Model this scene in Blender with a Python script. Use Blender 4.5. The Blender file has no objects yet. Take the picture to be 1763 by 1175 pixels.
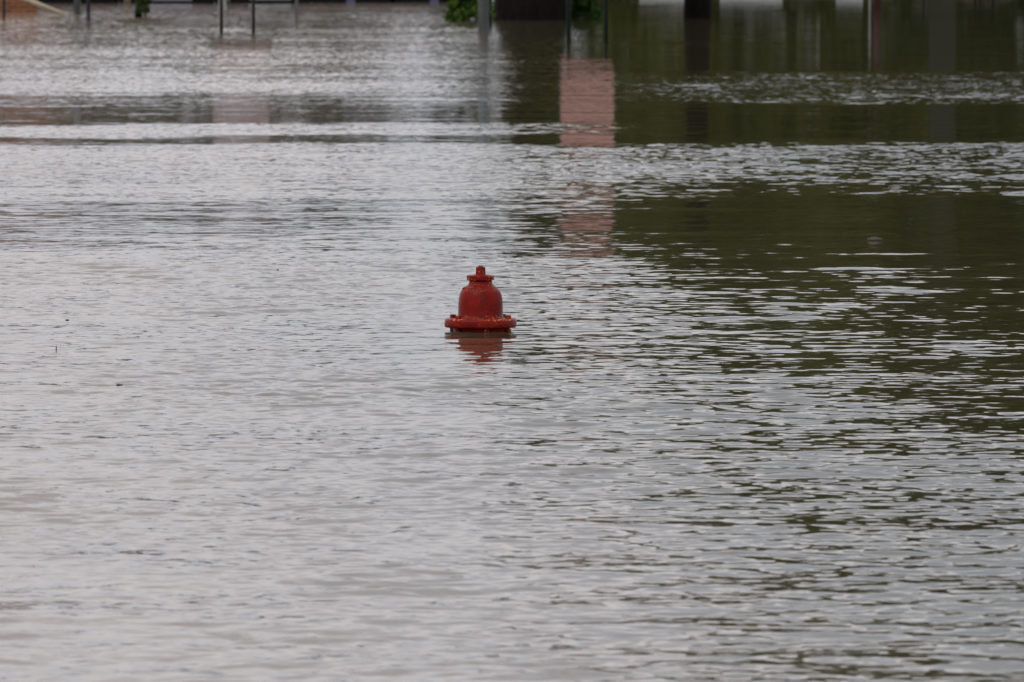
import bpy, bmesh, math, random
import numpy as np
from mathutils import Vector, Matrix
R = math.radians
random.seed(7); rng = np.random.default_rng(11)
scene = bpy.context.scene
C = scene.collection

# ------------------------------------------------------------------ camera
CAM_H = 2.0; PITCH = 2.7; F = 15800.0
cd = bpy.data.cameras.new('camera'); cam = bpy.data.objects.new('camera', cd); C.objects.link(cam)
cd.sensor_width = 22.3; cd.lens = 22.3 * F / 1763.0
cd.clip_start = 0.5; cd.clip_end = 3000
cam.location = (0, 0, CAM_H); cam.rotation_euler = (R(90 - PITCH), 0, 0)
cd.dof.use_dof = True; cd.dof.focus_distance = 43.3; cd.dof.aperture_fstop = 9.0
scene.camera = cam

# ------------------------------------------------------------------ world, sun, exposure
SUN_EL, SUN_ROT = R(52), R(215)
w = bpy.data.worlds.new("World"); scene.world = w; w.use_nodes = True
nt = w.node_tree; N = nt.nodes; Lk = nt.links; N.clear()
out = N.new('ShaderNodeOutputWorld'); bg = N.new('ShaderNodeBackground'); bg.inputs['Strength'].default_value = 0.097
sky = N.new('ShaderNodeTexSky'); sky.sky_type = 'NISHITA'; sky.sun_disc = False
sky.sun_elevation = SUN_EL; sky.sun_rotation = SUN_ROT; sky.dust_density = 4.0; sky.air_density = 1.0
tc = N.new('ShaderNodeTexCoord'); mp = N.new('ShaderNodeMapping'); mp.inputs['Scale'].default_value = (1.0, 1.0, 4.0)
nz = N.new('ShaderNodeTexNoise'); nz.inputs['Scale'].default_value = 3.0; nz.inputs['Detail'].default_value = 5
cr = N.new('ShaderNodeValToRGB')
cr.color_ramp.elements[0].position = 0.36; cr.color_ramp.elements[0].color = (5.6, 6.1, 7.1, 1)
cr.color_ramp.elements[1].position = 0.62; cr.color_ramp.elements[1].color = (9.75, 9.38, 9.55, 1)
mx = N.new('ShaderNodeMixRGB'); mx.inputs[0].default_value = 0.88      # the overcast cloud layer over the clear sky
Lk.new(tc.outputs['Generated'], mp.inputs['Vector']); Lk.new(mp.outputs[0], nz.inputs['Vector'])
Lk.new(nz.outputs['Fac'], cr.inputs[0]); Lk.new(sky.outputs[0], mx.inputs[1]); Lk.new(cr.outputs[0], mx.inputs[2])
Lk.new(mx.outputs[0], bg.inputs['Color']); Lk.new(bg.outputs[0], out.inputs['Surface'])
sd = bpy.data.lights.new('sun', 'SUN'); sd.energy = 0.9; sd.angle = R(20); sd.color = (1, 0.96, 0.9)
sun = bpy.data.objects.new('sun', sd); C.objects.link(sun)
_d = Vector((math.sin(SUN_ROT) * math.cos(SUN_EL), math.cos(SUN_ROT) * math.cos(SUN_EL), math.sin(SUN_EL)))
sun.rotation_euler = _d.to_track_quat('Z', 'Y').to_euler(); sun.location = (-20, -20, 60)
vs = scene.view_settings; vs.view_transform = 'Standard'; vs.look = 'None'; vs.exposure = 0.0; vs.gamma = 1.0
vs.use_curve_mapping = False
scene.cycles.max_bounces = 8

# ------------------------------------------------------------------ helpers
def dist(Y):                     # distance of the water seen at height Y of the photograph
    return CAM_H / math.tan(R(PITCH) - (587.5 - Y) / F)
def lat(X, D): return (X - 881.5) / F * D

def mat(name, col, rough=0.6, metal=0.0, var=0.25, scale=8.0, col2=None, bump=0.0, spec=0.5, stretch=(1, 1, 1)):
    m = bpy.data.materials.new(name); m.use_nodes = True
    n = m.node_tree.nodes; l = m.node_tree.links; b = n['Principled BSDF']
    b.inputs['Roughness'].default_value = rough; b.inputs['Metallic'].default_value = metal
    b.inputs['Specular IOR Level'].default_value = spec
    t = n.new('ShaderNodeTexCoord'); mpp = n.new('ShaderNodeMapping'); mpp.inputs['Scale'].default_value = stretch
    z = n.new('ShaderNodeTexNoise'); z.inputs['Scale'].default_value = scale; z.inputs['Detail'].default_value = 6
    r = n.new('ShaderNodeValToRGB'); c2 = col2 or tuple(c * (1 - var) for c in col)
    r.color_ramp.elements[0].position = 0.35; r.color_ramp.elements[0].color = (*c2, 1)
    r.color_ramp.elements[1].position = 0.65; r.color_ramp.elements[1].color = (*col, 1)
    l.new(t.outputs['Object'], mpp.inputs[0]); l.new(mpp.outputs[0], z.inputs['Vector'])
    l.new(z.outputs['Fac'], r.inputs[0]); l.new(r.outputs[0], b.inputs['Base Color'])
    if bump:
        bp = n.new('ShaderNodeBump'); bp.inputs['Strength'].default_value = bump; bp.inputs['Distance'].default_value = 0.02
        l.new(z.outputs['Fac'], bp.inputs['Height']); l.new(bp.outputs[0], b.inputs['Normal'])
    return m

def obj(name, bm, m, parent=None, smooth=False, bevel=0.0):
    me = bpy.data.meshes.new(name)
    bmesh.ops.recalc_face_normals(bm, faces=bm.faces)
    bm.to_mesh(me); bm.free()
    if smooth:
        for p in me.polygons: p.use_smooth = True
    o = bpy.data.objects.new(name, me); C.objects.link(o)
    if m: me.materials.append(m)
    if parent: o.parent = parent
    if bevel:
        md = o.modifiers.new('bevel', 'BEVEL'); md.width = bevel; md.segments = 2; md.limit_method = 'ANGLE'
    return o

def tag(o, label, cat, group=None):
    o['label'] = label; o['category'] = cat
    if group: o['group'] = group
    return o

def thing(name, label, cat, loc=(0, 0, 0), rz=0.0, group=None):
    o = bpy.data.objects.new(name, None); C.objects.link(o); o.location = loc; o.rotation_euler = (0, 0, rz)
    return tag(o, label, cat, group)

def box(bm, x0, x1, y0, y1, z0, z1):
    v = [bm.verts.new(p) for p in [(x0,y0,z0),(x1,y0,z0),(x1,y1,z0),(x0,y1,z0),(x0,y0,z1),(x1,y0,z1),(x1,y1,z1),(x0,y1,z1)]]
    for f in [(0,3,2,1),(4,5,6,7),(0,1,5,4),(1,2,6,5),(2,3,7,6),(3,0,4,7)]: bm.faces.new([v[i] for i in f])

def lathe(bm, prof, n=48, cx=0, cy=0):
    rings = []
    for r, z in prof:
        if r < 1e-6: rings.append([bm.verts.new((cx, cy, z))])
        else: rings.append([bm.verts.new((cx + r*math.cos(2*math.pi*i/n), cy + r*math.sin(2*math.pi*i/n), z)) for i in range(n)])
    for a, b in zip(rings, rings[1:]):
        for i in range(n):
            j = (i + 1) % n
            if len(a) == 1 and len(b) == 1: continue
            if len(a) == 1: bm.faces.new((a[0], b[i], b[j]))
            elif len(b) == 1: bm.faces.new((a[i], a[j], b[0]))
            else: bm.faces.new((a[i], a[j], b[j], b[i]))
    return bm

def tube(bm, pts, rad, n=10):
    prev = None; P = [Vector(p) for p in pts]
    for k, p in enumerate(P):
        d = (P[min(k+1, len(P)-1)] - P[max(k-1, 0)]).normalized()
        u = d.cross(Vector((0, 1, 0.01))).normalized(); v = d.cross(u).normalized()
        r = rad[k] if hasattr(rad, '__len__') else rad
        ring = [bm.verts.new(p + (u*math.cos(2*math.pi*i/n) + v*math.sin(2*math.pi*i/n))*r) for i in range(n)]
        if prev:
            for i in range(n): bm.faces.new((prev[i], prev[(i+1) % n], ring[(i+1) % n], ring[i]))
        else: bm.faces.new(ring)
        prev = ring
    bm.faces.new(prev)

def new(): return bmesh.new()

def copy_tree(o, parent=None):
    c = o.copy(); C.objects.link(c)
    if parent: c.parent = parent
    for ch in list(o.children): copy_tree(ch, c)
    return c

# ------------------------------------------------------------------ water
def vnoise(x, y, sx, sy, seed, oct=3):            # smooth value noise of world position
    o = np.zeros_like(x); a = 1.0; tot = 0
    for k in range(oct):
        g = np.random.default_rng(seed + k).random((256, 256)).astype(np.float32)
        u = x / sx; v = y / sy; i = np.floor(u).astype(int); j = np.floor(v).astype(int)
        fu = u - i; fv = v - j; fu = fu*fu*(3-2*fu); fv = fv*fv*(3-2*fv)
        i0 = i % 256; i1 = (i+1) % 256; j0 = j % 256; j1 = (j+1) % 256
        o += a*((g[j0,i0]*(1-fu)+g[j0,i1]*fu)*(1-fv) + (g[j1,i0]*(1-fu)+g[j1,i1]*fu)*fv)
        tot += a; a *= 0.5; sx /= 2.03; sy /= 2.03
    return o / tot

# strength of the ruffled ripples over the surface: rows = distance (given as photo heights), columns = bearing
TX = [0, 400, 700, 945, 1060, 1250, 1763]
T = [ # Y   values
 (0,    [.90, .90, .90, .40, .08, .05, .05]),
 (25,   [1.0, 1.0, 1.0, .50, .08, .05, .05]),
 (60,   [.90, .75, .70, .50, .07, .04, .04]),
 (70,   [.90, .75, .70, .50, .05, .04, .04]),
 (73,   [.90, .80, .75, .60, .50, .30, .04]),
 (77,   [.90, .80, .75, .60, .50, .25, .04]),
 (81,   [.90, .80, .75, .50, .06, .04, .04]),
 (95,   [1.0, .95, .90, .50, .05, .03, .03]),
 (105,  [1.0, .95, .90, .55, .22, .03, .03]),
 (122, [1.0, 1.0, .95, .55, .25, .15, .25]),
 (132, [1.0, 1.0, .95, .50, .55, 1.0, 1.3]),
 (155, [1.0, 1.0, .90, .38, .40, 1.2, 1.4]),
 (163, [.45, .38, .50, .30, .24, 1.0, 1.4]),
 (178, [.30, .24, .24, .20, .17, .45, 1.1]),
 (186, [.24, .18, .18, .17, .14, .10, .15]),
 (210, [.12, .09, .12, .13, .12, .04, .04]),
 (216,  [.90, .85, .75, .65, .40, .05, .04]),
 (232,  [.95, .95, .85, .65, .35, .05, .04]),
 (238,  [.10, .09, .10, .14, .08, .05, .05]),
 (246,  [.11, .10, .10, .13, .10, .40, .80]),
 (254,  [.90, .90, .90, .90, .90, .95, 1.0]),
 (300,  [1.0, 1.0, 1.0, .95, .90, .85, .85]),
 (335,  [.90, .90, .90, .70, .55, .42, .50]),
 (352,  [.36, .30, .32, .28, .20, .15, .14]),
 (400,  [.30, .26, .30, .26, .16, .12, .12]),
 (430,  [.45, .48, .48, .32, .22, .15, .14]),
 (470,  [.85, .85, .72, .45, .34, .24, .20]),
 (555,  [.90, .85, .55, .44, .40, .34, .28]),
 (580,  [.90, .80, .24, .22, .30, .26, .24]),
 (620,  [.90, .85, .34, .34, .40, .36, .30]),
 (660,  [1.0, .95, .75, .58, .52, .44, .36]),
 (720,  [1.0, 1.0, .90, .70, .62, .55, .45]),
 (800,  [1.0, 1.0, .90, .75, .68, .62, .56]),
 (1175, [.90, .85, .80, .75, .70, .66, .64]),
]
TY = np.array([t[0] for t in T], float); TV = np.array([t[1] for t in T], float)
def ruffle(x, D):
    nx = vnoise(x + 300, D + 40, 3.0, 9.0, 91)
    # wander the patch edges a little
    Dw = D * (1 + 0.055*(vnoise(x + 80, D, 4.0, 12.0, 21) - .5) + 0.02*(vnoise(x + 20, D, 1.1, 4.0, 23) - .5) - 0.0022*x)
    Y = 587.5 - F*(math.radians(PITCH) - np.arctan(CAM_H/np.maximum(Dw, 3)))
    X = 881.5 + x/np.maximum(D, 3)*F
    Y = np.clip(Y, 0, 1174.9); X = np.clip(X, 0, 1762.9)
    cols = np.stack([np.interp(Y, TY, TV[:, k]) for k in range(len(TX))], -1)
    k = np.clip(np.searchsorted(TX, X, side='right') - 1, 0, len(TX)-2)
    tx = np.array(TX, float); f = (X - tx[k])/(tx[k+1]-tx[k])
    v = np.take_along_axis(cols, k[..., None], -1)[..., 0]*(1-f) + np.take_along_axis(cols, (k+1)[..., None], -1)[..., 0]*f
    am = np.interp(D, [40, 75], [1.16, 0.55])
    st = 1 + np.interp(D, [75, 105], [0, 1.1])*(vnoise(x + 60, D + 5, 9.0, 3.2, 33) - .5)
    return np.clip(v * (1 - am/2 + am*nx)*st, 0.02, 1.4)

def wave_tile(L, n, lmin, lmax, spread, seed, tilt=0.0):
    """random directional ripple field, height scaled to rms slope 1"""
    g = np.random.default_rng(seed)
    k = np.fft.fftfreq(n, L/n)*2*np.pi; kx, ky = np.meshgrid(k, k)
    kk = np.hypot(kx, ky); kk[0, 0] = 1e9
    lam = 2*np.pi/kk
    band = np.exp(-0.5*((np.log(lam) - 0.5*(math.log(lmin)+math.log(lmax)))/(0.5*(math.log(lmax)-math.log(lmin))))**2)
    band[(lam < lmin*0.6)] = 0
    th = np.arctan2(ky, kx) - (np.pi/2 + tilt)
    dirw = np.exp(-0.5*(np.arcsin(np.clip(np.sin(th), -1, 1))/spread)**2) + 0.10
    A = band*dirw/kk**2                                # flat slope spectrum per octave
    Z = np.fft.ifft2(A*(g.standard_normal((n, n)) + 1j*g.standard_normal((n, n)))).real
    sl = np.gradient(Z, L/n); s = math.sqrt((sl[0]**2).mean() + (sl[1]**2).mean())
    return (Z/s).astype(np.float32)

def sample(Z, L, x, y, rot):
    n = Z.shape[0]; c, s = math.cos(rot), math.sin(rot)
    u = (c*x - s*y)/L*n; v = (s*x + c*y)/L*n
    i = np.floor(u).astype(int); j = np.floor(v).astype(int); fu = u-i; fv = v-j
    # quadratic-ish smoothing keeps facets from showing
    i0 = i % n; i1 = (i+1) % n; j0 = j % n; j1 = (j+1) % n
    return (Z[j0,i0]*(1-fu)+Z[j0,i1]*fu)*(1-fv) + (Z[j1,i0]*(1-fu)+Z[j1,i1]*fu)*fv

NEAR, FAR = 19.0, 203.0
rows = [NEAR]
while rows[-1] < FAR: rows.append(rows[-1] + max(0.017, 0.00055*rows[-1]))
rows = np.array(rows); NCOL = 640
u = np.linspace(-1, 1, NCOL)
HW = 0.0558*rows*1.25 + 2.0
Xg = u[None, :]*HW[:, None]; Yg = np.repeat(rows[:, None], NCOL, 1)
Rf = ruffle(Xg, Yg)
t1 = wave_tile(24.0, 2048, 0.06, 0.17, 1.3, 1)
t2 = wave_tile(37.0, 2048, 0.16, 0.50, 0.75, 2)
t4 = wave_tile(51.0, 2048, 0.28, 0.70, 0.70, 4)
t3 = wave_tile(90.0, 1024, 0.9, 3.0, 0.5, 3)
def fade(D, a, b): return np.clip((b - D)/(b - a), 0, 1)
S1, S2, S3 = 0.062, 0.078, 0.012
f1 = (0.45 + 0.55*fade(rows, 100, 190))[:, None]; f2 = (0.12 + 0.88*fade(rows, 62, 112))[:, None]
clump = 0.35 + 2.4*vnoise(Xg + 50, Yg, 0.8, 1.9, 55, 2)**2.2
gust = vnoise(Xg + 150, Yg + 10, 2.2, 6.0, 57)
near = np.clip((32 - rows)/8.0, 0, 1)[:, None]
left = np.clip(0.5 - (Xg/Yg)/0.030, 0, 1)             # the silty current on the left runs smoother, with fine chop
Z = S3*sample(t3, 90.0, Xg, Yg, 0.2)*(0.35 + 0.65*np.minimum(Rf, 1))
Z += S2*(1 - .45*left)*(1 - .12*near)*np.minimum(Rf, 1.1)*clump*f2*sample(t2, 37.0, Xg, Yg, -0.13)
Z += S1*(1 + .6*np.clip((rows[:, None] - 60)/50, 0, 1))*(1 - .05*near)*Rf*(0.4 + 1.2*gust)*f1*sample(t1, 24.0, Xg, Yg, 0.31)
Z += 0.050*near*(1 - .25*left)*Rf*sample(t4, 51.0, Xg, Yg, 0.08)
edge = np.clip((1 - np.abs(u))[None, :]*12, 0, 1)*np.clip((rows - NEAR)/1.0, 0, 1)[:, None]*np.clip((FAR - rows)/4.0, 0, 1)[:, None]
Z = Z*edge
nr = len(rows)
fine = (Rf*(0.035 + 0.03*(1 - f2)) + 0.002)*np.ones_like(Rf)

def grid_mesh(name, X, Y, Zh, attr):
    r, c = X.shape
    co = np.stack([X, Y, Zh], -1).reshape(-1, 3).astype(np.float32)
    idx = np.arange(r*c, dtype=np.int32).reshape(r, c)
    q = np.stack([idx[:-1,:-1], idx[:-1,1:], idx[1:,1:], idx[1:,:-1]], -1).reshape(-1)
    me = bpy.data.meshes.new(name); me.vertices.add(r*c); me.vertices.foreach_set('co', co.ravel())
    nf = (r-1)*(c-1); me.loops.add(nf*4); me.loops.foreach_set('vertex_index', q)
    me.polygons.add(nf); me.polygons.foreach_set('loop_start', np.arange(0, nf*4, 4, dtype=np.int32))
    me.polygons.foreach_set('use_smooth', np.ones(nf, dtype=bool))
    a = me.attributes.new('ripple', 'FLOAT', 'POINT'); a.data.foreach_set('value', attr.astype(np.float32).ravel())
    me.update(calc_edges=True)
    return me

wm = bpy.data.materials.new('muddy flood water'); wm.use_nodes = True
n = wm.node_tree.nodes; l = wm.node_tree.links; b = n['Principled BSDF']
b.inputs['Base Color'].default_value = (0.30, 0.235, 0.185, 1); b.inputs['Roughness'].default_value = 0.03; b.inputs['IOR'].default_value = 1.33
at = n.new('ShaderNodeAttribute'); at.attribute_name = 'ripple'
geo = n.new('ShaderNodeNewGeometry')
def slope_noise(sx, sy, scale, gain):
    m1 = n.new('ShaderNodeMapping'); m1.inputs['Scale'].default_value = (sx, sy, 1)
    z1 = n.new('ShaderNodeTexNoise'); z1.inputs['Scale'].default_value = scale; z1.inputs['Detail'].default_value = 2; z1.inputs['Roughness'].default_value = 0.6
    l.new(geo.outputs['Position'], m1.inputs[0]); l.new(m1.outputs[0], z1.inputs['Vector'])
    s = n.new('ShaderNodeVectorMath'); s.operation = 'SUBTRACT'; s.inputs[1].default_value = (.5, .5, .5)
    l.new(z1.outputs['Color'], s.inputs[0])
    k = n.new('ShaderNodeVectorMath'); k.operation = 'MULTIPLY'; k.inputs[1].default_value = (gain*0.6, gain, 0)
    l.new(s.outputs[0], k.inputs[0]); return k
ka = slope_noise(1.0, 1.6, 9.0, 7.0); kb = slope_noise(0.8, 1.8, 2.6, 3.5)
ad = n.new('ShaderNodeVectorMath'); ad.operation = 'ADD'; l.new(ka.outputs[0], ad.inputs[0]); l.new(kb.outputs[0], ad.inputs[1])
sc = n.new('ShaderNodeVectorMath'); sc.operation = 'SCALE'; l.new(ad.outputs[0], sc.inputs[0]); l.new(at.outputs['Fac'], sc.inputs['Scale'])
a2 = n.new('ShaderNodeVectorMath'); a2.operation = 'ADD'; l.new(sc.outputs[0], a2.inputs[0]); l.new(geo.outputs['Normal'], a2.inputs[1])
nm = n.new('ShaderNodeVectorMath'); nm.operation = 'NORMALIZE'; l.new(a2.outputs[0], nm.inputs[0]); l.new(nm.outputs[0], b.inputs['Normal'])
# silt: slow changes of the muddy colour
zs = n.new('ShaderNodeTexNoise'); zs.inputs['Scale'].default_value = 0.5; zs.inputs['Detail'].default_value = 4
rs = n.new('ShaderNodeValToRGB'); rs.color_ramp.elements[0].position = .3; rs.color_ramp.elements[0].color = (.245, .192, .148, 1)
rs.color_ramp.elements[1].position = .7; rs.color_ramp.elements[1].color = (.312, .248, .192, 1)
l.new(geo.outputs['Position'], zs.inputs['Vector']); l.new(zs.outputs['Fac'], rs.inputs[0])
# silt brown on the left; colour darkened towards the trees to deepen their reflection
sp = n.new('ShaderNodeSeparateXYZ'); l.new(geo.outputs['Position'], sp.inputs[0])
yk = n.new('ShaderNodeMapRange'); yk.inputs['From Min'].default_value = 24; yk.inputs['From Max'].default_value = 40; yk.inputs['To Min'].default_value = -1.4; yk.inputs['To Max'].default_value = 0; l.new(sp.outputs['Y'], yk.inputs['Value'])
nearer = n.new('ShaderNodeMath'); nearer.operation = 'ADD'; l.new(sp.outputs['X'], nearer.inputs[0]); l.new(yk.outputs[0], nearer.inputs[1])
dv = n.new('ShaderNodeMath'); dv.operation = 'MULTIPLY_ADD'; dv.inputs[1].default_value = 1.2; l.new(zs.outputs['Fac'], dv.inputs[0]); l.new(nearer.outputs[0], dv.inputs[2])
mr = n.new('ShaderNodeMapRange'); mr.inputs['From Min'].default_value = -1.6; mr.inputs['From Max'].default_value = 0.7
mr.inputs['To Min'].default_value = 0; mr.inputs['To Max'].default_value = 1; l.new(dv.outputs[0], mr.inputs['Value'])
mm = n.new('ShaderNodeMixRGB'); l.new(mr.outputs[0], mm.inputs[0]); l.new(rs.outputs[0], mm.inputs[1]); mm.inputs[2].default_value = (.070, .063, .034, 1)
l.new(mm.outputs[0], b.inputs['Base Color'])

wme = grid_mesh('water', Xg, Yg, Z, fine)
# the calmer water all round the rippled sheet, joined to it edge to edge
nv = nr*NCOL
me2_co = []; me2_f = []
def quad(a, bb, c, d):
    k = len(me2_co); me2_co.extend([a, bb, c, d]); me2_f.append((k, k+1, k+2, k+3))
BIG = 700.0
# side skirts follow the straight sides of the sheet
xl0, xl1 = -HW[0], -HW[-1]
quad((-BIG, -300, 0), (-BIG, NEAR, 0), (xl0, NEAR, 0), (xl0, -300, 0))
quad((xl0, -300, 0), (xl0, NEAR, 0), (-xl0, NEAR, 0), (-xl0, -300, 0))
quad((-xl0, -300, 0), (-xl0, NEAR, 0), (BIG, NEAR, 0), (BIG, -300, 0))
quad((-BIG, NEAR, 0), (-BIG, rows[-1], 0), (xl1, rows[-1], 0), (xl0, NEAR, 0))
quad((-xl0, NEAR, 0), (-xl1, rows[-1], 0), (BIG, rows[-1], 0), (BIG, NEAR, 0))
quad((-BIG, rows[-1], 0), (-BIG, 240, 0), (BIG, 240, 0), (BIG, rows[-1], 0))
me2 = bpy.data.meshes.new('water_surround'); me2.from_pydata(me2_co, [], me2_f)
aa = me2.attributes.new('ripple', 'FLOAT', 'POINT'); aa.data.foreach_set('value', np.full(len(me2_co), 0.07, dtype=np.float32))
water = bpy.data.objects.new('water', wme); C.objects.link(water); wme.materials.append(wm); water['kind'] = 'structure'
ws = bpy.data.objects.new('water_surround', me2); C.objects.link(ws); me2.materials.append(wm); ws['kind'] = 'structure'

# ------------------------------------------------------------------ ground: lake bed, rising to a shore past 205 m
bm = new(); GX = np.linspace(-700, 700, 60); GY = np.concatenate([np.linspace(-300, 190, 20), np.linspace(196, 240, 12), np.linspace(260, 1500, 20)])
vv = [[bm.verts.new((x, y, -0.9 if y < 192 else min(1.2, -0.9 + (y-192)*0.055) + 0.05*math.sin(x*.7+y))) for x in GX] for y in GY]
for a, bb in zip(vv, vv[1:]):
    for i in range(len(GX)-1): bm.faces.new((a[i], a[i+1], bb[i+1], bb[i]))
g = obj('ground', bm, mat('grassy ground', (.07, .09, .03), .95, scale=1.5, col2=(.12, .10, .06)), smooth=True); g['kind'] = 'structure'

# ------------------------------------------------------------------ fire hydrant
def hydrant_paint():
    m = bpy.data.materials.new('worn red hydrant paint'); m.use_nodes = True
    n = m.node_tree.nodes; l = m.node_tree.links; b = n['Principled BSDF']
    b.inputs['Roughness'].default_value = 0.42; b.inputs['Specular IOR Level'].default_value = 0.12
    t = n.new('ShaderNodeTexCoord')
    def noise(scale, detail, stretch=(1,1,1), rough=.5):
        mp = n.new('ShaderNodeMapping'); mp.inputs['Scale'].default_value = stretch
        z = n.new('ShaderNodeTexNoise'); z.inputs['Scale'].default_value = scale; z.inputs['Detail'].default_value = detail; z.inputs['Roughness'].default_value = rough
        l.new(t.outputs['Object'], mp.inputs[0]); l.new(mp.outputs[0], z.inputs['Vector']); return z
    def ramp(src, p0, p1, c0, c1):
        r = n.new('ShaderNodeValToRGB'); r.color_ramp.elements[0].position = p0; r.color_ramp.elements[0].color = (*c0, 1)
        r.color_ramp.elements[1].position = p1; r.color_ramp.elements[1].color = (*c1, 1); l.new(src, r.inputs[0]); return r
    base = ramp(noise(14, 5).outputs['Fac'], .35, .65, (.14, .006, .003), (.245, .009, .005))
    streak = ramp(noise(30, 4, (1, 1, .18)).outputs['Fac'], .5, .72, (0, 0, 0), (.5, .5, .5))
    m1 = n.new('ShaderNodeMixRGB'); l.new(streak.outputs[0], m1.inputs[0]); l.new(base.outputs[0], m1.inputs[1]); m1.inputs[2].default_value = (.075, .009, .008, 1)
    # chips to pale yellow primer, mostly on the upper edges
    chip = ramp(noise(75, 3, (1, 1, 1.6), .6).outputs['Fac'], .575, .600, (0, 0, 0), (1, 1, 1))
    at = n.new('ShaderNodeAttribute'); at.attribute_name = 'wear'
    area = ramp(noise(11, 2).outputs['Fac'], .42, .50, (0, 0, 0), (1, 1, 1))
    mu = n.new('ShaderNodeMath'); mu.operation = 'MULTIPLY'; l.new(chip.outputs[0], mu.inputs[0]); l.new(at.outputs['Fac'], mu.inputs[1])
    mu2 = n.new('ShaderNodeMath'); mu2.operation = 'MULTIPLY'; l.new(mu.outputs[0], mu2.inputs[0]); l.new(area.outputs[0], mu2.inputs[1])
    m2 = n.new('ShaderNodeMixRGB'); l.new(mu2.outputs[0], m2.inputs[0]); l.new(m1.outputs[0], m2.inputs[1]); m2.inputs[2].default_value = (.75, .36, .12, 1)
    l.new(m2.outputs[0], b.inputs['Base Color'])
    bp = n.new('ShaderNodeBump'); bp.inputs['Strength'].default_value = .35; bp.inputs['Distance'].default_value = .004
    l.new(noise(55, 6).outputs['Fac'], bp.inputs['Height']); l.new(bp.outputs[0], b.inputs['Normal'])
    rr = ramp(noise(25, 4).outputs['Fac'], .4, .7, (.28,)*3, (.55,)*3); l.new(rr.outputs[0], b.inputs['Roughness'])
    return m
HP = hydrant_paint()
def wear(o, fn):
    a = o.data.attributes.new('wear', 'FLOAT', 'POINT')
    for i, v in enumerate(o.data.vertices): a.data[i].value = fn(v.co)
HD = 43.35; hx = lat(827.3, HD)
hyd = thing('fire_hydrant', 'red fire hydrant with bell shaped bonnet and bolted flange standing out of flood water', 'fire hydrant', (hx, HD, 0), 0.0)
Z0 = 0.021                                          # underside of the flange above the water
FT = 0.042                                          # flange thickness
bm = new(); c = .009
lathe(bm, [(.105, Z0+.002), (.164, Z0), (.169, Z0+.003), (.171, Z0+.009), (.171, Z0+FT-.012), (.1685, Z0+FT-.004), (.162, Z0+FT), (.135, Z0+FT+.001), (.100, Z0+FT+.002)], 96)
fl = obj('flange', bm, HP, hyd, True); wear(fl, lambda p: .9 if p.z > Z0+FT-.010 else .12)
zf = Z0+FT
bm = new()
lathe(bm, [(.112, zf-.004), (.112, zf+.002), (.1085, zf+.007), (.1065, zf+.020), (.1055, zf+.045), (.105, zf+.068), (.1038, zf+.086), (.1018, zf+.102), (.098, zf+.117), (.0925, zf+.1285),
           (.084, zf+.139), (.074, zf+.147), (.066, zf+.153), (.060, zf+.158), (.0565, zf+.1635), (.0545, zf+.170), (.053, zf+.181), (.040, zf+.182)], 96)
bn = obj('bonnet', bm, HP, hyd, True); wear(bn, lambda p: .45 if p.z > zf+.135 else (.45 if p.z < zf+.012 else .03))
# small raised lug on the left shoulder
bm = new(); lathe(bm, [(0, .0), (.009, .0), (.009, .006), (.006, .009), (0, .009)], 16)
lug = obj('oil_plug', bm, HP, hyd, True); wear(lug, lambda p: .3); lug.location = (-.076, -.02, zf+.139); lug.rotation_euler = (.1, -.65, 0)
bm = new(); zc = zf+.180
lathe(bm, [(.035, zc), (.0620, zc), (.0655, zc+.002), (.0660, zc+.020), (.0640, zc+.0235), (.050, zc+.026), (.030, zc+.0285), (.020, zc+.029)], 10)
cap = obj('collar', bm, HP, hyd, False, .0015); wear(cap, lambda p: 1.6)
cap.rotation_euler[2] = R(8)
bm = new(); zn = zc+.027
lathe(bm, [(.0255, zn), (.0250, zn+.001), (.0235, zn+.034), (.0215, zn+.0365), (0, zn+.037)], 5)
nut = obj('operating_nut', bm, HP, hyd, False, .0012); wear(nut, lambda p: .35 if p.z > zn+.01 else .8); nut.rotation_euler[2] = R(-90+3)
bm = new(); lathe(bm, [(.0125, zn+.0355), (.0125, zn+.040), (.009, zn+.0425), (0, zn+.043)], 20)
obj('nut_bolt_head', bm, mat('dark worn metal', (.05, .05, .06), .5, .6), hyd, True)
# lower flange neck and barrel going down into the water
bm = new(); lathe(bm, [(.128, Z0+.003), (.130, Z0-.002), (.130, -.03), (.155, -.035), (.158, -.07), (.120, -.08), (.110, -.10), (.110, -.55), (.15, -.6), (.15, -.65), (0, -.65)], 64)
bar = obj('barrel', bm, HP, hyd, True); wear(bar, lambda p: .1)
for k in range(6):
    a = R(11 + 60*k); px, py = .1385*math.sin(a), -.1385*math.cos(a)
    bm = new(); rr = .0145
    lathe(bm, [(.0, zf+.017), (.0120, zf+.017), (rr, zf+.0150), (rr, zf+.0005), (rr*.9, zf)], 6, px, py)
    bo = obj('bolt', bm, HP, hyd, False, .001); wear(bo, lambda p: .5); bm = new()
    lathe(bm, [(.0075, Z0+.001), (.0075, Z0-.006), (rr, Z0-.006), (rr, Z0-.020), (.008, Z0-.022), (.0075, Z0-.034), (0, Z0-.034)], 6, px, py)
    bo = obj('bolt_end', bm, HP, hyd, False, .001); wear(bo, lambda p: .5)

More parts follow.
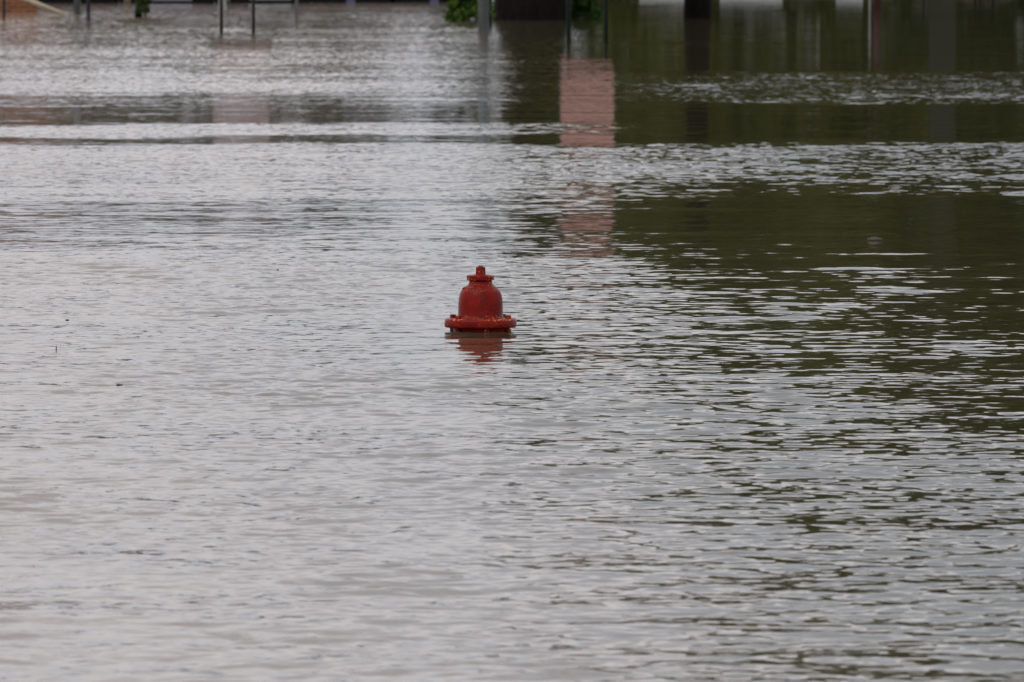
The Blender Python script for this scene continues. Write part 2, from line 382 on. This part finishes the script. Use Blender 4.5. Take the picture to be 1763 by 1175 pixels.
# ------------------------------------------------------------------ posts, poles and signs
def spot(X, Y): D = dist(Y); return lat(X, D), D
black = mat('black paint', (.022, .02, .02), .5); green = mat('dark green paint', (.007, .024, .017), .5)
steel = mat('galvanised steel', (.30, .33, .36), .45, .55, scale=3); greymet = mat('dull grey green metal', (.13, .16, .16), .55, .2)
navy = mat('navy paint', (.012, .016, .035), .45); rust = mat('rust red paint', (.05, .010, .009), .7); cream = mat('cream paint', (.62, .52, .38), .6, var=.12)
redpanel = mat('faded red sign paint', (.52, .28, .24), .55, var=.2, scale=2.5); whitep = mat('white paint', (.7, .7, .68), .6, var=.1)
concrete = mat('pale weathered concrete', (.038, .040, .030), .9, scale=2, spec=.05)

pinkpanel = mat('bleached pink sign paint', (.32, .24, .23), .6, var=.15, scale=2.5)
def sign(Xa, Xb, Y, Xl, Xr, z0, z1, mpost, r, label, mp_=None):
    xa, D = spot(Xa, Y); xb = lat(Xb, D)
    t = thing('sign', label, 'sign', ((xa+xb)/2, D, 0)); m = (xa+xb)/2
    for xx in (xa, xb):
        bm = new(); lathe(bm, [(0, -.9), (r, -.9), (r, z1+.08), (r*.7, z1+.1), (0, z1+.1)], 12, xx-m, 0); obj('post', bm, mpost, t, True)
    bm = new(); box(bm, lat(Xl, D)-m, lat(Xr, D)-m, -r-.03, -r-.004, z0, z1); p = obj('panel', bm, mp_ or redpanel, t, bevel=.004)
    bm = new()
    xl, xr = lat(Xl, D)-m, lat(Xr, D)-m
    for (a_, b_, c_, d_) in ((xl-.012, xr+.012, z0-.03, z0-.002), (xl-.012, xr+.012, z1+.002, z1+.03), (xl-.03, xl-.002, z0-.03, z1+.03), (xr+.002, xr+.03, z0-.03, z1+.03)):
        box(bm, a_, b_, -r-.036, -r+.002, c_, d_)
    obj('frame', bm, mpost, p)
    return t
sign(979, 1043.5, 74, 965, 1057, .80, 3.05, green, .034, 'two dark green posts carrying a faded red board, right of the big trunk')
sign(381.5, 436.5, 58, 366, 464, .72, 1.9, black, .030, 'pair of thin black posts carrying a bleached pink board on the left', pinkpanel)

def post(name, X, Y, r, h, m, label, cat, extra=None):
    x, D = spot(X, Y); bm = new(); lathe(bm, [(0, -.9), (r, -.9), (r, h*.5), (r*.9, h), (r*.5, h+.02), (0, h+.02)], 16)
    t = thing(name, label, cat, (x, D, 0)); obj('shaft', bm, m, t, True)
    return t
t = post('street_lamp', 832.5, 54, .088, 7.0, steel, 'thick galvanised grey lamp pole in front of the left green bush', 'street lamp')
bm = new(); tube(bm, [(0, 0, 6.9), (0, -.5, 7.3), (0, -1.5, 7.45)], .04); obj('arm', bm, steel, t, True)
bm = new(); box(bm, -.14, .14, -2.1, -1.4, 7.38, 7.5); obj('lamp_head', bm, greymet, t, bevel=.03)
x, D = spot(846, 50)
t = thing('guy_wire', 'thin leaning guy wire with pale guard beside the grey lamp pole', 'guy wire', (x, D, 0))
bm = new(); tube(bm, [(.02, 0, -.3), (-.38, 0, 4.2)], .008); obj('wire', bm, greymet, t, True)
bm = new(); tube(bm, [(0, -.02, .02), (-.105, -.02, .75), (-.18, -.02, 1.6)], .022); obj('guard', bm, concrete, t, True)
bm = new(); box(bm, -.075, .0, .03, .09, -.2, .13); obj('anchor_block', bm, mat('slate blue paint', (.10, .13, .17), .5), t, bevel=.01)

t = post('utility_pole', 133.5, 25, .062, 6.5, greymet, 'grey green metal pole where the cream rail ends', 'pole')
bm = new(); box(bm, -.05, .05, -.09, -.062, 1.4, 1.9); obj('meter_box', bm, steel, t, bevel=.01)
bm = new(); box(bm, .06, .13, -.05, .05, -.3, .05); obj('base_bracket', bm, greymet, t, bevel=.01)
t = post('bollard_post', 152.5, 37, .034, 2.6, navy, 'slim navy blue post just right of the grey green pole', 'post')
bm = new(); lathe(bm, [(.034, .15), (.040, .12), (.044, .0), (.044, -.3), (.034, -.3)], 16); obj('foot_sleeve', bm, navy, t, True)
post('bollard_post', 7.5, 31, .026, 2.2, black, 'thin dark post in front of the brick wall at the far left', 'post')
post('sign_post', 511, 38, .026, 2.4, mat('grey paint', (.16, .17, .16), .5), 'single thin grey post in the water left of centre', 'post')
post('sign_post', 1497, 40, .018, .62, mat('pale post paint', (.26, .26, .25), .5), 'thin pale post at the right, beside the dark red post', 'post')
t = post('gate_post', 1510, 21, .075, 1.25, rust, 'dark red post at the right, beside the thin pale post', 'post')
bm = new(); lathe(bm, [(0, 1.28), (.09, 1.25), (.09, 1.31), (0, 1.37)], 16); obj('cap', bm, rust, t, True)
# cream rail sloping down to the pole
x0, D0 = spot(126, 25)
bm = new(); tube(bm, [(0, 0, -.08), (-2.6, 0, .97)], .045, 8)
t = obj('hand_rail', bm, cream, None, True); t.location = (x0, D0+.15, 0); tag(t, 'cream rail slanting down into the water between brick wall and pole', 'rail')
for xa, xb, lb in ((2.85, 3.85, 'short pale wall added for its reflection at the far edge left of the lone right trunk'), (4.65, 6.05, 'longer pale wall added for its reflection at the far edge right of the lone right trunk'), (7.25, 7.85, 'smallest pale wall added for its reflection at the far edge next to the thin pale post')):
    t = thing('reflection_wall', lb, 'wall', ((xa+xb)/2, 205.5, 0), 0, 'pale walls added on the far edge for their reflection'); hw_ = (xb-xa)/2  # low walls added so the water mirrors pale patches below the trees
    bm = new(); box(bm, -hw_, hw_, -.1, .1, -.6, .24); obj('masonry', bm, mat('grey render', (.36, .37, .36), .85, scale=3), t, bevel=.01)
    bm = new(); box(bm, -hw_-.03, hw_+.03, -.13, .13, .243, .28); obj('coping', bm, concrete, t, bevel=.01)
# pale column on the far shore at right
D = 206.0
t = thing('concrete_column', 'tall pale concrete column seen only as a light streak in the water at right', 'column', (lat(1622, D), D, 0))
bm = new(); box(bm, -.30, .30, -.30, .30, -.6, 5.2); obj('shaft', bm, concrete, t, bevel=.03)
bm = new(); box(bm, -.42, .42, -.42, .42, 5.203, 5.4); obj('cap', bm, concrete, t, bevel=.02)

# ------------------------------------------------------------------ brick work
def brick_mat():
    m = bpy.data.materials.new('orange brown brick'); m.use_nodes = True; n = m.node_tree.nodes; l = m.node_tree.links; b = n['Principled BSDF']
    t = n.new('ShaderNodeTexCoord'); mp = n.new('ShaderNodeMapping'); mp.inputs['Rotation'].default_value = (R(90), 0, 0)
    br = n.new('ShaderNodeTexBrick'); br.inputs['Scale'].default_value = 1.0
    br.inputs['Color1'].default_value = (.27, .075, .022, 1); br.inputs['Color2'].default_value = (.13, .042, .02, 1); br.inputs['Mortar'].default_value = (.22, .17, .11, 1)
    br.inputs['Brick Width'].default_value = .23; br.inputs['Row Height'].default_value = .075; br.inputs['Mortar Size'].default_value = .008; br.inputs['Bias'].default_value = -.1
    l.new(t.outputs['Object'], mp.inputs[0]); l.new(mp.outputs[0], br.inputs[0]); l.new(br.outputs[0], b.inputs['Base Color']); b.inputs['Roughness'].default_value = .9
    return m
BR = brick_mat()
xr, D = spot(63.5, 23)
t = thing('brick_wall', 'low orange brown brick wall at the far left edge', 'wall', (xr, D, 0))
bm = new(); box(bm, -2.6, 0, 0, .5, -.9, 1.5); obj('masonry', bm, BR, t)
bm = new(); box(bm, -2.65, .05, -.05, .55, 1.503, 1.6); obj('coping', bm, concrete, t, bevel=.01)

roofm = mat('brown shingles', (.10, .07, .055), .9, scale=5); glass = mat('dark window glass', (.03, .04, .05), .1, scale=1)
def house(x, y, w_, d_, h, rh, mw, label, name='house'):
    t = thing(name, label, 'house', (x, y, .2))
    bm = new(); box(bm, -w_/2, w_/2, 0, d_, -.6, h); obj('wall', bm, mw, t)
    bm = new(); e = .5
    v = [bm.verts.new(p) for p in [(-w_/2-e, -e, h+.003), (w_/2+e, -e, h+.003), (w_/2+e, d_+e, h+.003), (-w_/2-e, d_+e, h+.003), (-w_/2+d_*.3, d_/2, h+rh), (w_/2-d_*.3, d_/2, h+rh)]]
    for f in [(0,1,5,4), (1,2,5), (2,3,4,5), (3,0,4), (3,2,1,0)]: bm.faces.new([v[i] for i in f])
    rf = obj('roof', bm, roofm, t)
    k = max(2, int(w_/3))
    for i in range(k):
        cx = -w_/2 + (i+.5)*w_/k
        if i == k//2:
            bm = new(); box(bm, cx-.5, cx+.5, -.06, -.003, -.2, 2.1); dd = obj('door', bm, whitep, t)
            bm = new(); lathe(bm, [(0, 0), (.03, 0), (.03, .05), (0, .05)], 10, cx+.38, -.09); h_ = obj('handle', bm, black, dd)
            h_.location.z = 1.0
            continue
        bm = new(); box(bm, cx-.6, cx+.6, -.05, -.003, .9, 2.1); wi = obj('window', bm, glass, t)
        bm = new()
        for (a_, b_, c_, d2) in ((cx-.68, cx+.68, 2.1, 2.18), (cx-.68, cx+.68, .82, .9), (cx-.68, cx-.6, .9, 2.1), (cx+.6, cx+.68, .9, 2.1), (cx-.03, cx+.03, .9, 2.1)): box(bm, a_, b_, -.08, -.053, c_, d2)
        obj('frame', bm, whitep, wi)
    return t
house(-14.0, 216, 12, 7, 3.6, 2.6, BR, 'low brick house on the far left shore, mirrored in the water', 'brick_house')
house(11, 262, 26, 8, 2.6, 1.2, mat('pale render', (.36, .37, .35), .8, scale=1), 'long pale house behind the trees on the right shore', 'pale_house')

# ------------------------------------------------------------------ vegetation
def leaf_mesh(bm, clusters, nleaf, size, squash=1.0, rnd=random):
    for (cx, cy, cz, r) in clusters:
        for _ in range(nleaf):
            # points mostly near the clump surface
            d = Vector((rnd.gauss(0, 1), rnd.gauss(0, 1), rnd.gauss(0, 1))).normalized(); q = r*(rnd.random()**.45)*(1+.15*rnd.gauss(0, 1))
            p = Vector((cx, cy, cz)) + Vector((d.x*q, d.y*q, d.z*q*squash))
            a = Vector((rnd.gauss(0, 1), rnd.gauss(0, 1), rnd.gauss(0, .6))).normalized(); bb = a.cross(Vector((rnd.gauss(0, 1), rnd.gauss(0, 1), rnd.gauss(0, 1)))).normalized()
            s = size*rnd.uniform(.6, 1.3)
            vs_ = [bm.verts.new(p - a*s), bm.verts.new(p + bb*s*.45), bm.verts.new(p + a*s), bm.verts.new(p - bb*s*.45)]
            bm.faces.new(vs_)
def leafmat(name, c1, c2):
    m = mat(name, c1, .6, col2=c2, scale=3.0, spec=.08)
    return m
bark = mat('dark wet bark', (.012, .009, .0075), .95, scale=10, col2=(.006, .0045, .004), bump=.8, spec=.1, stretch=(1, 1, .2))
LG = leafmat('olive tree leaves', (.115, .128, .026), (.062, .074, .015)); LD = leafmat('dark green leaves', (.048, .066, .015), (.028, .040, .009))
LB = leafmat('bright bush leaves', (.10, .18, .03), (.035, .075, .012))

def trunk_bm(r, h, lean=0, n=20, flare=1.35):
    bm = new(); prev = None
    for k in range(13):
        z = -.9 + (h+.9)*k/12; f = max(0, 1 - max(z, 0)/.6); rr = r*((1-.55*max(z, 0)/h) + (flare-1)*f*f)
        ring = []
        for i in range(n):
            a = 2*math.pi*i/n; q = rr*(1+.06*math.sin(3*a+1.3)+.035*math.sin(7*a+z*2))
            ring.append(bm.verts.new((lean*max(z, 0)+q*math.cos(a), q*math.sin(a), z)))
        if prev:
            for i in range(n): bm.faces.new((prev[i], prev[(i+1) % n], ring[(i+1) % n], ring[i]))
        prev = ring
    bm.faces.new(prev); return bm

def tree(x, y, r, h_tr, crown, label, lm=None, zb=0.0, nleaf=170, size=.2, name='tree', group=None, flare=1.35):
    """crown: (cx, z0, z1, half width)"""
    t = thing(name, label, 'tree', (x, y, zb), 0, group)
    obj('trunk', trunk_bm(r, h_tr, flare=flare), bark, t, True)
    cx, z0, z1, hw = crown; cl = []; rnd = random.Random(int(x*100+y*7))
    zm = (z0+z1)/2
    ncl = int(16 + hw*5 + max(0, z1-z0-8)*2)
    for _ in range(ncl):
        a = rnd.uniform(0, 2*math.pi); v = rnd.uniform(-1, 1); q = math.sqrt(rnd.random())*hw*math.sqrt(max(.15, 1-.75*v*v))
        cl.append((cx + q*math.cos(a), q*math.sin(a)*.8, zm + v*(z1-z0)/2*.85, rnd.uniform(.22, .36)*hw + .25))
    for k in range(7):
        c_ = cl[k*2]; bm = new() if k == 0 else bm
        tube(bm, [(0, 0, h_tr*.55), ((c_[0])*.45, c_[1]*.45, h_tr*.55+(c_[2]-h_tr*.55)*.6), (c_[0]*.9, c_[1]*.9, c_[2])], [r*.4, r*.22, r*.06], 7)
    obj('limb', bm, bark, t, True)
    bm = new(); leaf_mesh(bm, cl, nleaf, size, .8, rnd); obj('crown', bm, lm or LG, t)
    return t
x, D = spot(911, 35)
tree(x, D, .66, 5.5, (.8, 1.0, 9.5, 2.1), 'huge dark tree trunk standing between the two green bushes', size=.16, flare=1.06)
x, D = spot(1199.5, 31)
tree(x, D, .245, 5.0, (.6, 2.0, 10, 2.7), 'slimmer dark tree trunk standing alone in the water on the right', size=.16, flare=1.05)
G2 = 'trees on the far shore'
labels = ['far shore tree nearest the big trunk', 'far shore tree behind the lone right trunk', 'far shore tree left of the pale column', 'far shore tree close behind the dark red post',
          'far shore tree just right of the pale column', 'far shore tree near the right edge', 'far shore tree beyond the right edge', 'taller far shore tree rising behind the pale column']
for i, (tx_, ty_, hh, hw) in enumerate([(2.9, 214, 11, 2.6), (5.2, 211, 16, 3.2), (7.8, 214, 19, 3.5), (10.2, 212, 20, 3.8), (12.6, 214, 21, 3.8), (15.4, 211, 21, 4.0), (19, 213, 19, 4.5), (9.5, 222, 23, 5.0)]):
    tree(tx_, ty_, .13, 5.5, (0, .45, hh, hw), 'broad leafy ' + labels[i], [LG, LG, LD][i % 3], .15, 190, .26, 'shore_tree', G2)
for i, (tx_, ty_, hh, hw, lb) in enumerate([(4.2, 226, 14, 2.8, 'narrow back row tree behind the lone right trunk'), (6.9, 227, 17, 3.0, 'tall back row tree midway between the lone trunk and the red post'),
        (11.5, 227, 19, 3.2, 'tall back row tree left of the pale column'), (14.6, 226, 19, 3.2, 'tall back row tree right of the pale column')]):
    tree(tx_, ty_, .15, 5.5, (0, .8, hh, hw), lb, LG, .3, 190, .26, 'shore_tree', G2)
for i, (tx_, ty_, hh, hw, lb) in enumerate([(-4.0, 213, 7.6, 2.3, 'small dense tree on the far shore right of the brick house'), (-6.6, 215, 7.0, 2.0, 'small bushy tree on the far shore close to the brick house'), (-1.4, 216, 5.4, 1.3, 'small pale tree on the far shore behind the lamp pole'), (-9.2, 212, 4.6, 1.3, 'low round tree before the brick house on the far shore')]):
    tree(tx_, ty_, .12, 2.2, (0, .7, hh, hw), lb, LD, .15, 150, .18, 'shore_tree', G2)

def hedge(x0, x1, y, h, label, lm):
    t = thing('hedge', label, 'hedge', ((x0+x1)/2, y, .1)); rnd = random.Random(int(x0*10)); L_ = x1-x0
    cl = [(rnd.uniform(-L_/2, L_/2), rnd.uniform(-.5, .5), rnd.uniform(.1, h*.85), rnd.uniform(.35, .6)) for _ in range(int(L_*7))]
    bm = new()
    for k in range(0, len(cl), 3): tube(bm, [(cl[k][0], 0, -.6), (cl[k][0], cl[k][1]*.5, cl[k][2])], [.03, .01], 6)
    obj('stem', bm, bark, t, True)
    bm = new(); leaf_mesh(bm, cl, 140, .12, .9, rnd); obj('foliage', bm, lm, t)
hedge(8.6, 16.5, 208.5, 2.2, 'long dark hedge below the far shore trees at right', LD)
hedge(4.5, 8.5, 210, 2.1, 'olive hedge behind the added pale walls on the far shore', LG)
hedge(1.0, 4.4, 209, 1.9, 'short olive hedge at the far shore right of the huge trunk', LG)
def bush(X0, X1, Y, h, label, lm=LB, nleaf=210, size=.042, name='bush', dD=0):
    D = dist(Y)+dD; xa, xb = lat(X0, D), lat(X1, D); w_ = (xb-xa); rnd = random.Random(int(X0))
    t = thing(name, label, 'bush', ((xa+xb)/2, D, 0)); cl = []
    for _ in range(52):
        vx = rnd.uniform(-1, 1); vz = rnd.random()**1.25
        env = h*(1-.75*abs(vx)**2.2)
        cl.append((vx*w_*.42, rnd.uniform(-.25, .25), .05+vz*env*.9, rnd.uniform(.06, .12)))
    bm = new()
    for k in range(9):
        c_ = cl[k]; tube(bm, [(c_[0]*.4, 0, -.6), (c_[0]*.7, c_[1]*.5, c_[2]*.5), (c_[0], c_[1], c_[2])], [.014, .01, .005], 6)
    obj('stem', bm, bark, t, True)
    bm = new(); leaf_mesh(bm, cl, nleaf, size, 1, rnd); obj('foliage', bm, lm, t)
    return t
bush(766, 850, 37, .95, 'bright green bush at the left foot of the huge trunk, behind the lamp pole')
bush(972, 1037, 33, .62, 'dark green bush at the right foot of the huge trunk, between the green posts', leafmat('deep bush leaves', (.07, .14, .035), (.028, .06, .014)))
# dark stump behind the left bush
x, D = spot(790, 30)
t = thing('tree_stump', 'dark upright stump behind the left green bush', 'stump', (x, D+1.2, 0)); obj('bole', trunk_bm(.13, 1.3, flare=1.1), bark, t, True)
# slim multi-stemmed shrub on a mound of debris
x, D = spot(243, 30)
t = thing('shrub', 'slim multi stemmed dark shrub in the water on the left', 'shrub', (x, D, 0))
rnd = random.Random(5); cl = []
for k in range(12):
    a = rnd.uniform(-.10, .08); top = rnd.uniform(-.30, .30)
    bm = new() if k == 0 else bm
    tube(bm, [(a, rnd.uniform(-.05, .05), -.5), (a*1.1, 0, .12), (a+top*.5, 0, .5), (a+top, rnd.uniform(-.2, .2), 1.1)], [.014, .012, .009, .004], 6)
    for q in range(7):
        f = .06 + q*.16; cl.append((a*1.3+top*f*1.9 + rnd.uniform(-.06, .06), rnd.uniform(-.1, .1), .07+f*1.0, .045+.08*f))
obj('stem', bm, bark, t, True)
bm = new(); leaf_mesh(bm, cl, 75, .034, 1.2, rnd); obj('foliage', bm, leafmat('dull shrub leaves', (.08, .12, .04), (.035, .052, .018)), t)
x, D = spot(240, 38)
bm = new(); rnd = random.Random(9)
for _ in range(160):
    xx = rnd.gauss(0, .17); yy = rnd.gauss(0, .9); a = rnd.uniform(0, 3.1)
    dx, dy = math.cos(a)*.07, math.sin(a)*.07
    tube(bm, [(xx-dx, yy-dy, .0+rnd.uniform(-.004, .012)), (xx+dx, yy+dy, .004+rnd.uniform(-.004, .012))], .006, 5)
t = obj('debris_mat', bm, mat('wet twigs', (.11, .08, .06), .9, scale=30)); t.location = (x, D, 0)
tag(t, 'brown mat of floating twigs gathered before the slim shrub', 'debris'); t['kind'] = 'stuff'

# ------------------------------------------------------------------ parked cars along the far edge, tails towards us
tyre = mat('black rubber', (.02, .02, .02), .8); rimm = mat('alloy', (.45, .45, .5), .35, .6); trimm = mat('black plastic', (.006, .006, .007), .6, spec=.1); tail = mat('red lamp lens', (.10, .01, .01), .3)
platem = mat('lilac white plate', (.08, .07, .15), .4, var=.1)
def car(X, D, col, bump_col, label, plate=True, bz=.50):
    paint = mat('car paint', col, .25, .2, var=.05, scale=1)
    t = thing('parked_car', label, 'car', (lat(X, D), D, -.30), 0, 'cars parked in the water along the far edge')
    prof = [(0, .32), (0, .95), (.25, 1.02), (.75, 1.42), (2.4, 1.45), (3.1, 1.0), (4.1, .88), (4.3, .6), (4.3, .32)]   # (y, z) side outline
    def slab(bm, pts, hw0, hw1, zsplit=.95):
        L_ = []; Rr = []
        for (y, z) in pts:
            hw = hw0 if z <= zsplit+.1 else hw1
            L_.append(bm.verts.new((-hw, y, z))); Rr.append(bm.verts.new((hw, y, z)))
        k = len(pts)
        for i in range(k): bm.faces.new((L_[i], L_[(i+1) % k], Rr[(i+1) % k], Rr[i]))
        bm.faces.new(L_); bm.faces.new(Rr)
    bm = new(); slab(bm, [(0, .42), (0, .95), (.2, 1.0), (3.1, 1.0), (4.1, .88), (4.3, .6), (4.3, .42)], .86, .84); obj('body', bm, paint, t, bevel=.05)
    bm = new(); slab(bm, [(.25, 1.0), (.75, 1.42), (2.3, 1.45), (3.0, 1.0)], .80, .64); ca = obj('cabin', bm, paint, t, bevel=.04)
    bm = new(); v = [bm.verts.new(p) for p in [(-.68, .30, 1.075), (.68, .30, 1.075), (.58, .68, 1.385), (-.58, .68, 1.385)]]; bm.faces.new(v)
    r_ = bmesh.ops.extrude_face_region(bm, geom=bm.faces[:]); bmesh.ops.translate(bm, vec=(0, -.02, .01), verts=[q for q in r_['geom'] if isinstance(q, bmesh.types.BMVert)])
    obj('rear_window', bm, glass, ca)
    bm = new(); hw = .88 if bz > .4 else .45; box(bm, -hw, hw, -.12, .02, bz, bz+.16); obj('rear_bumper', bm, mat('bumper paint', bump_col, .35, .1, var=.05), t, bevel=.04)
    bm = new(); box(bm, -.84, .84, -.06, .4, .22, .425); obj('lower_skirt', bm, trimm, t, bevel=.02)
    for s in (-1, 1):
        bm = new(); box(bm, s*.62 - .16, s*.62+.16, -.03, .05, .74, .9); obj('tail_light', bm, tail, t, bevel=.015)
        for yy in (.85, 3.4):
            bm = new(); lathe(bm, [(0, -.1), (.24, -.1), (.31, -.08), (.32, 0), (.31, .08), (.24, .1), (0, .1)], 24)
            wo = obj('wheel', bm, tyre, t, True); wo.location = (s*.78, yy, .32); wo.rotation_euler = (0, R(90), 0)
            bm = new(); lathe(bm, [(0, .108), (.19, .104), (.20, .09), (0, .09)], 20); ri = obj('rim', bm, rimm, wo, True); ri.rotation_euler = (0, 0 if s > 0 else R(180), 0)
    if plate:
        bm = new(); box(bm, -.09, .09, -.085, -.062, .28, .43); obj('tow_plate', bm, platem, t)
    return t
CL = [(130, 'dark brown', (.03, .022, .022), (.03, .022, .022), 'dark car behind the grey green pole and the navy post', False),
      (295, 'grey', (.06, .065, .10), (.25, .26, .34), 'dark blue car with silver rear step between the slim shrub and the first black post', False),
      (466, 'navy', (.012, .015, .03), (.34, .42, .46), 'black car with pale blue rear step beyond the right one of the two black posts', False),
      (538, 'black', (.014, .013, .013), (.014, .013, .013), 'plain black car squeezed third from the green bush, right of the single thin grey post', False),
      (604, 'black', (.012, .012, .014), (.015, .015, .018), 'black car with a lilac plate, second from the green bush', True),
      (748, 'black', (.012, .012, .014), (.015, .015, .018), 'black car with a lilac plate closest to the green bush', True)]
for (X, _, c1, c2, lb, pl) in CL: car(X, dist(6.5) + (5.5 if X == 538 else 0), c1, c2, lb, pl, {295: .345, 466: .365}.get(X, .5))

# ------------------------------------------------------------------ floating bits
dm = mat('dark wet leaf', (.075, .055, .042), .8)
BITS = [(578, 361, .016, 'dark rounded scrap floating far left of and beyond the hydrant', 'leaf_scrap'),
        (478, 466, .008, 'tiny dark scrap floating left of the hydrant top', 'leaf_scrap'),
        (115, 553, .011, 'small dark scrap floating near the left edge, level with the hydrant', 'leaf_scrap'),
        (708, 21, .055, 'dark lump floating far off, left of the left green bush', 'driftwood'),
        (1505, 415, .045, 'brownish purple scrap floating in the dark reflection on the right', 'driftwood'),
        (204, 665, .014, 'small brown scrap floating at lower left, below the hydrant level', 'leaf_scrap'),
        (96, 603, .010, 'upright twig tip poking out near the left edge', 'twig')]
for (X, Y, s, lb, nm_) in BITS:
    x, D = spot(X, Y); bm = new()
    bmesh.ops.create_icosphere(bm, subdivisions=2, radius=1)
    for v in bm.verts:
        q = 1 + .3*math.sin(5*v.co.x+X) * math.sin(4*v.co.y+2); v.co = Vector((v.co.x*s*1.0*q, v.co.y*s*.9, v.co.z*s*.38*q + s*.08))
        if nm_ == 'twig': v.co = Vector((v.co.x*.25, v.co.y*.3, v.co.z*4))
    o = obj(nm_, bm, dm, None, True); o.location = (x, D, .003); tag(o, lb, 'debris')
